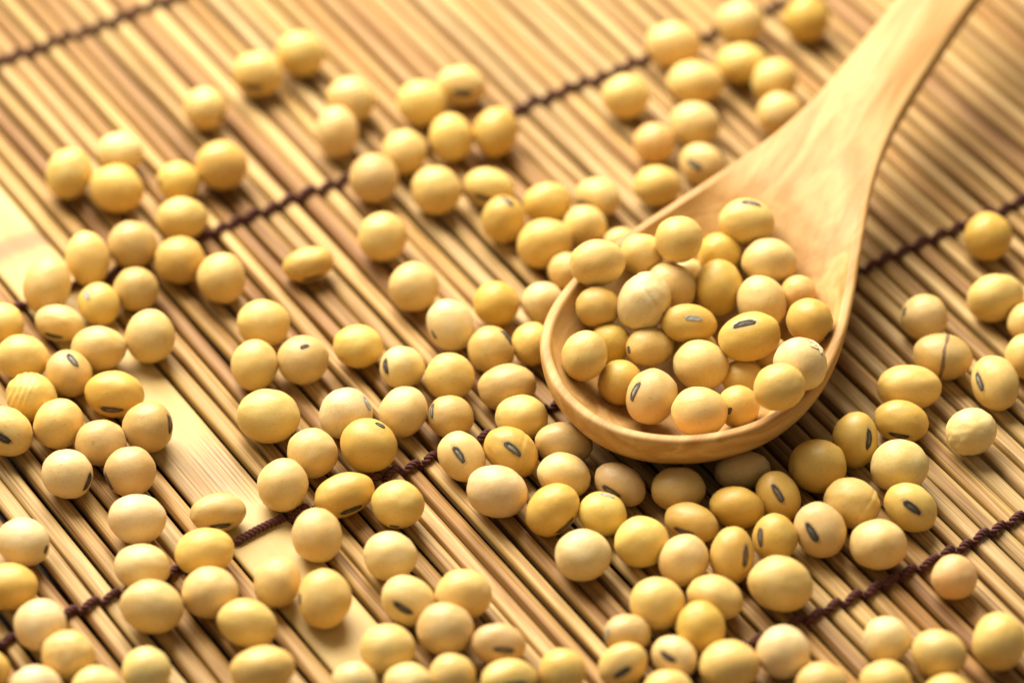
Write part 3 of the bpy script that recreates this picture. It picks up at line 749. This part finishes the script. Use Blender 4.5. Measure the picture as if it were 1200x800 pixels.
(19.84,-21.30,8.17, 4.03,3.79,3.61, 0.847,0.006,-0.419,0.328, 'g','t', 'tan bean with long grey scar on its left, front of the spoon'),
(26.47,-25.84,9.52, 4.01,3.64,3.70, 0.456,-0.889,-0.017,0.043, '-','n', 'plain round bean lowest at the front rim of the spoon'),
(37.58,-27.88,16.28, 3.72,3.36,3.36, -0.423,0.896,0.129,0.030, '-','y', 'smooth yellow bean at the right front of the spoon'),
(42.86,-10.05,12.70, 3.25,3.25,3.50, 0.459,0.767,0.056,0.443, 's','g', 'round bean against the right wall of the spoon'),
(12.41,0.29,15.00, 4.09,3.29,3.58, -0.092,0.994,0.008,0.055, '-','y', 'bean perched on the left rim of the spoon'),
(30.20,0.75,10.01, 4.08,3.57,3.62, 0.413,-0.574,-0.699,-0.108, '-','g', "upright deep golden bean in the middle of the spoon's pile"),
(19.15,-5.31,12.48, 4.49,3.74,3.84, 0.113,-0.858,-0.404,-0.296, '-','p', 'biggest upright bean with a crease line in the spoon'),
(34.00,-11.72,11.23, 4.53,3.60,3.54, 0.989,0.091,-0.112,0.045, 'k','g', 'large golden bean with bold black scar on top of the pile'),
(27.15,-14.09,7.91, 4.07,3.64,3.73, 0.413,-0.906,0.061,0.076, '-','n', "plain round bean in the middle front of the spoon's pile"),
]
SPECIAL = {"wrinkled ridges": 'ridged', "ring wrinkles below": 'ringed', "crease line in the spoon": 'creased', "pale wrinkled bean": 'wrinkled',
           "dented top": 'dented', "light crease on top": 'creased', "creased golden bean": 'creased'}
NVAR = 9
SEEDS = [0.37 + 1.71 * i for i in range(NVAR)]
bean_meshes = [bean_mesh(s, None) for s in SEEDS]
scar_cache = {}
for idx, (x, y, z, ra, rb, rc, qw, qx, qy, qz, scar, tint, label) in enumerate(BEANS):
    var = (idx * 5 + idx // 7) % NVAR
    kind = next((v for k, v in SPECIAL.items() if k in label), None)
    me = bean_mesh(SEEDS[var], kind) if kind else bean_meshes[var]
    o = link(bpy.data.objects.new("soybean", me))
    o.location = (x / 1000, y / 1000, z / 1000)
    o.rotation_mode = 'QUATERNION'
    o.rotation_quaternion = (qw, qx, qy, qz)
    o.scale = (ra / 1000, rb / 1000, rc / 1000)
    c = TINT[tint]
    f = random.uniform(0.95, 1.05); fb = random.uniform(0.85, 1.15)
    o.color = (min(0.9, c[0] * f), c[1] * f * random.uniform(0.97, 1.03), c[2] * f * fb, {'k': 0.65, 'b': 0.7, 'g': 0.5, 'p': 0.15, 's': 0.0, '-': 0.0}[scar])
    o["label"] = label
    o["category"] = "soybean"
    o["group"] = "soybeans heaped in the spoon" if "spoon" in label and idx >= len(BEANS) - 29 else "soybeans scattered over the mat"
    if scar != '-':
        key = (var, scar, kind)
        if key not in scar_cache:
            scar_cache[key] = scar_mesh(SEEDS[var], scar, kind)
        link(bpy.data.objects.new("hilum", scar_cache[key]), o)
    if "brown seam line" in label:
        vs, fs = [], []
        n = 40
        for i in range(n + 1):
            a = 2 * math.pi * i / n
            wdt = 0.035 + 0.03 * abs(math.sin(a * 1.5)) + 0.012 * math.sin(9 * a)
            for s in (-1, 1):
                dv = Vector((0.02 + s * wdt + 0.02 * math.sin(4 * a), math.cos(a), math.sin(a))).normalized()
                vs.append(tuple(dv * (bean_radius(dv, SEEDS[var], None) + 0.010)))
        for i in range(n):
            fs.append((2 * i, 2 * i + 1, 2 * i + 3, 2 * i + 2))
        mesh_obj("seam_line", vs, fs, M_SEAM, o)
    if "cracked flaky skin" in label:
        # ragged lifted skin towards the upper right end as seen from the front
        cw = o.rotation_quaternion.inverted() @ Vector((0.62, 0.30, 0.72)).normalized()
        t1 = cw.cross(Vector((0.3, 0.5, 0.8))).normalized(); t2 = cw.cross(t1)
        vs, fs = [], []
        nr_, na = 6, 26
        for k in range(nr_ + 1):
            for i in range(na):
                a = 2 * math.pi * i / na
                rr = 0.40 * k / nr_ * (1 + 0.28 * math.sin(5 * a + 1) + 0.16 * math.sin(11 * a))
                dv = (cw + rr * (math.cos(a) * t1 + math.sin(a) * t2)).normalized()
                lift = 0.018 + 0.05 * abs(noise.noise(Vector((dv.x * 9, dv.y * 9, dv.z * 9))))
                vs.append(tuple(dv * (bean_radius(dv, SEEDS[var], None) + lift)))
        for k in range(nr_):
            for i in range(na):
                j = (i + 1) % na
                fs.append((k * na + i, k * na + j, (k + 1) * na + j, (k + 1) * na + i))
        mesh_obj("skin_flake", vs, fs, M_FLAKE, o, smooth=False)
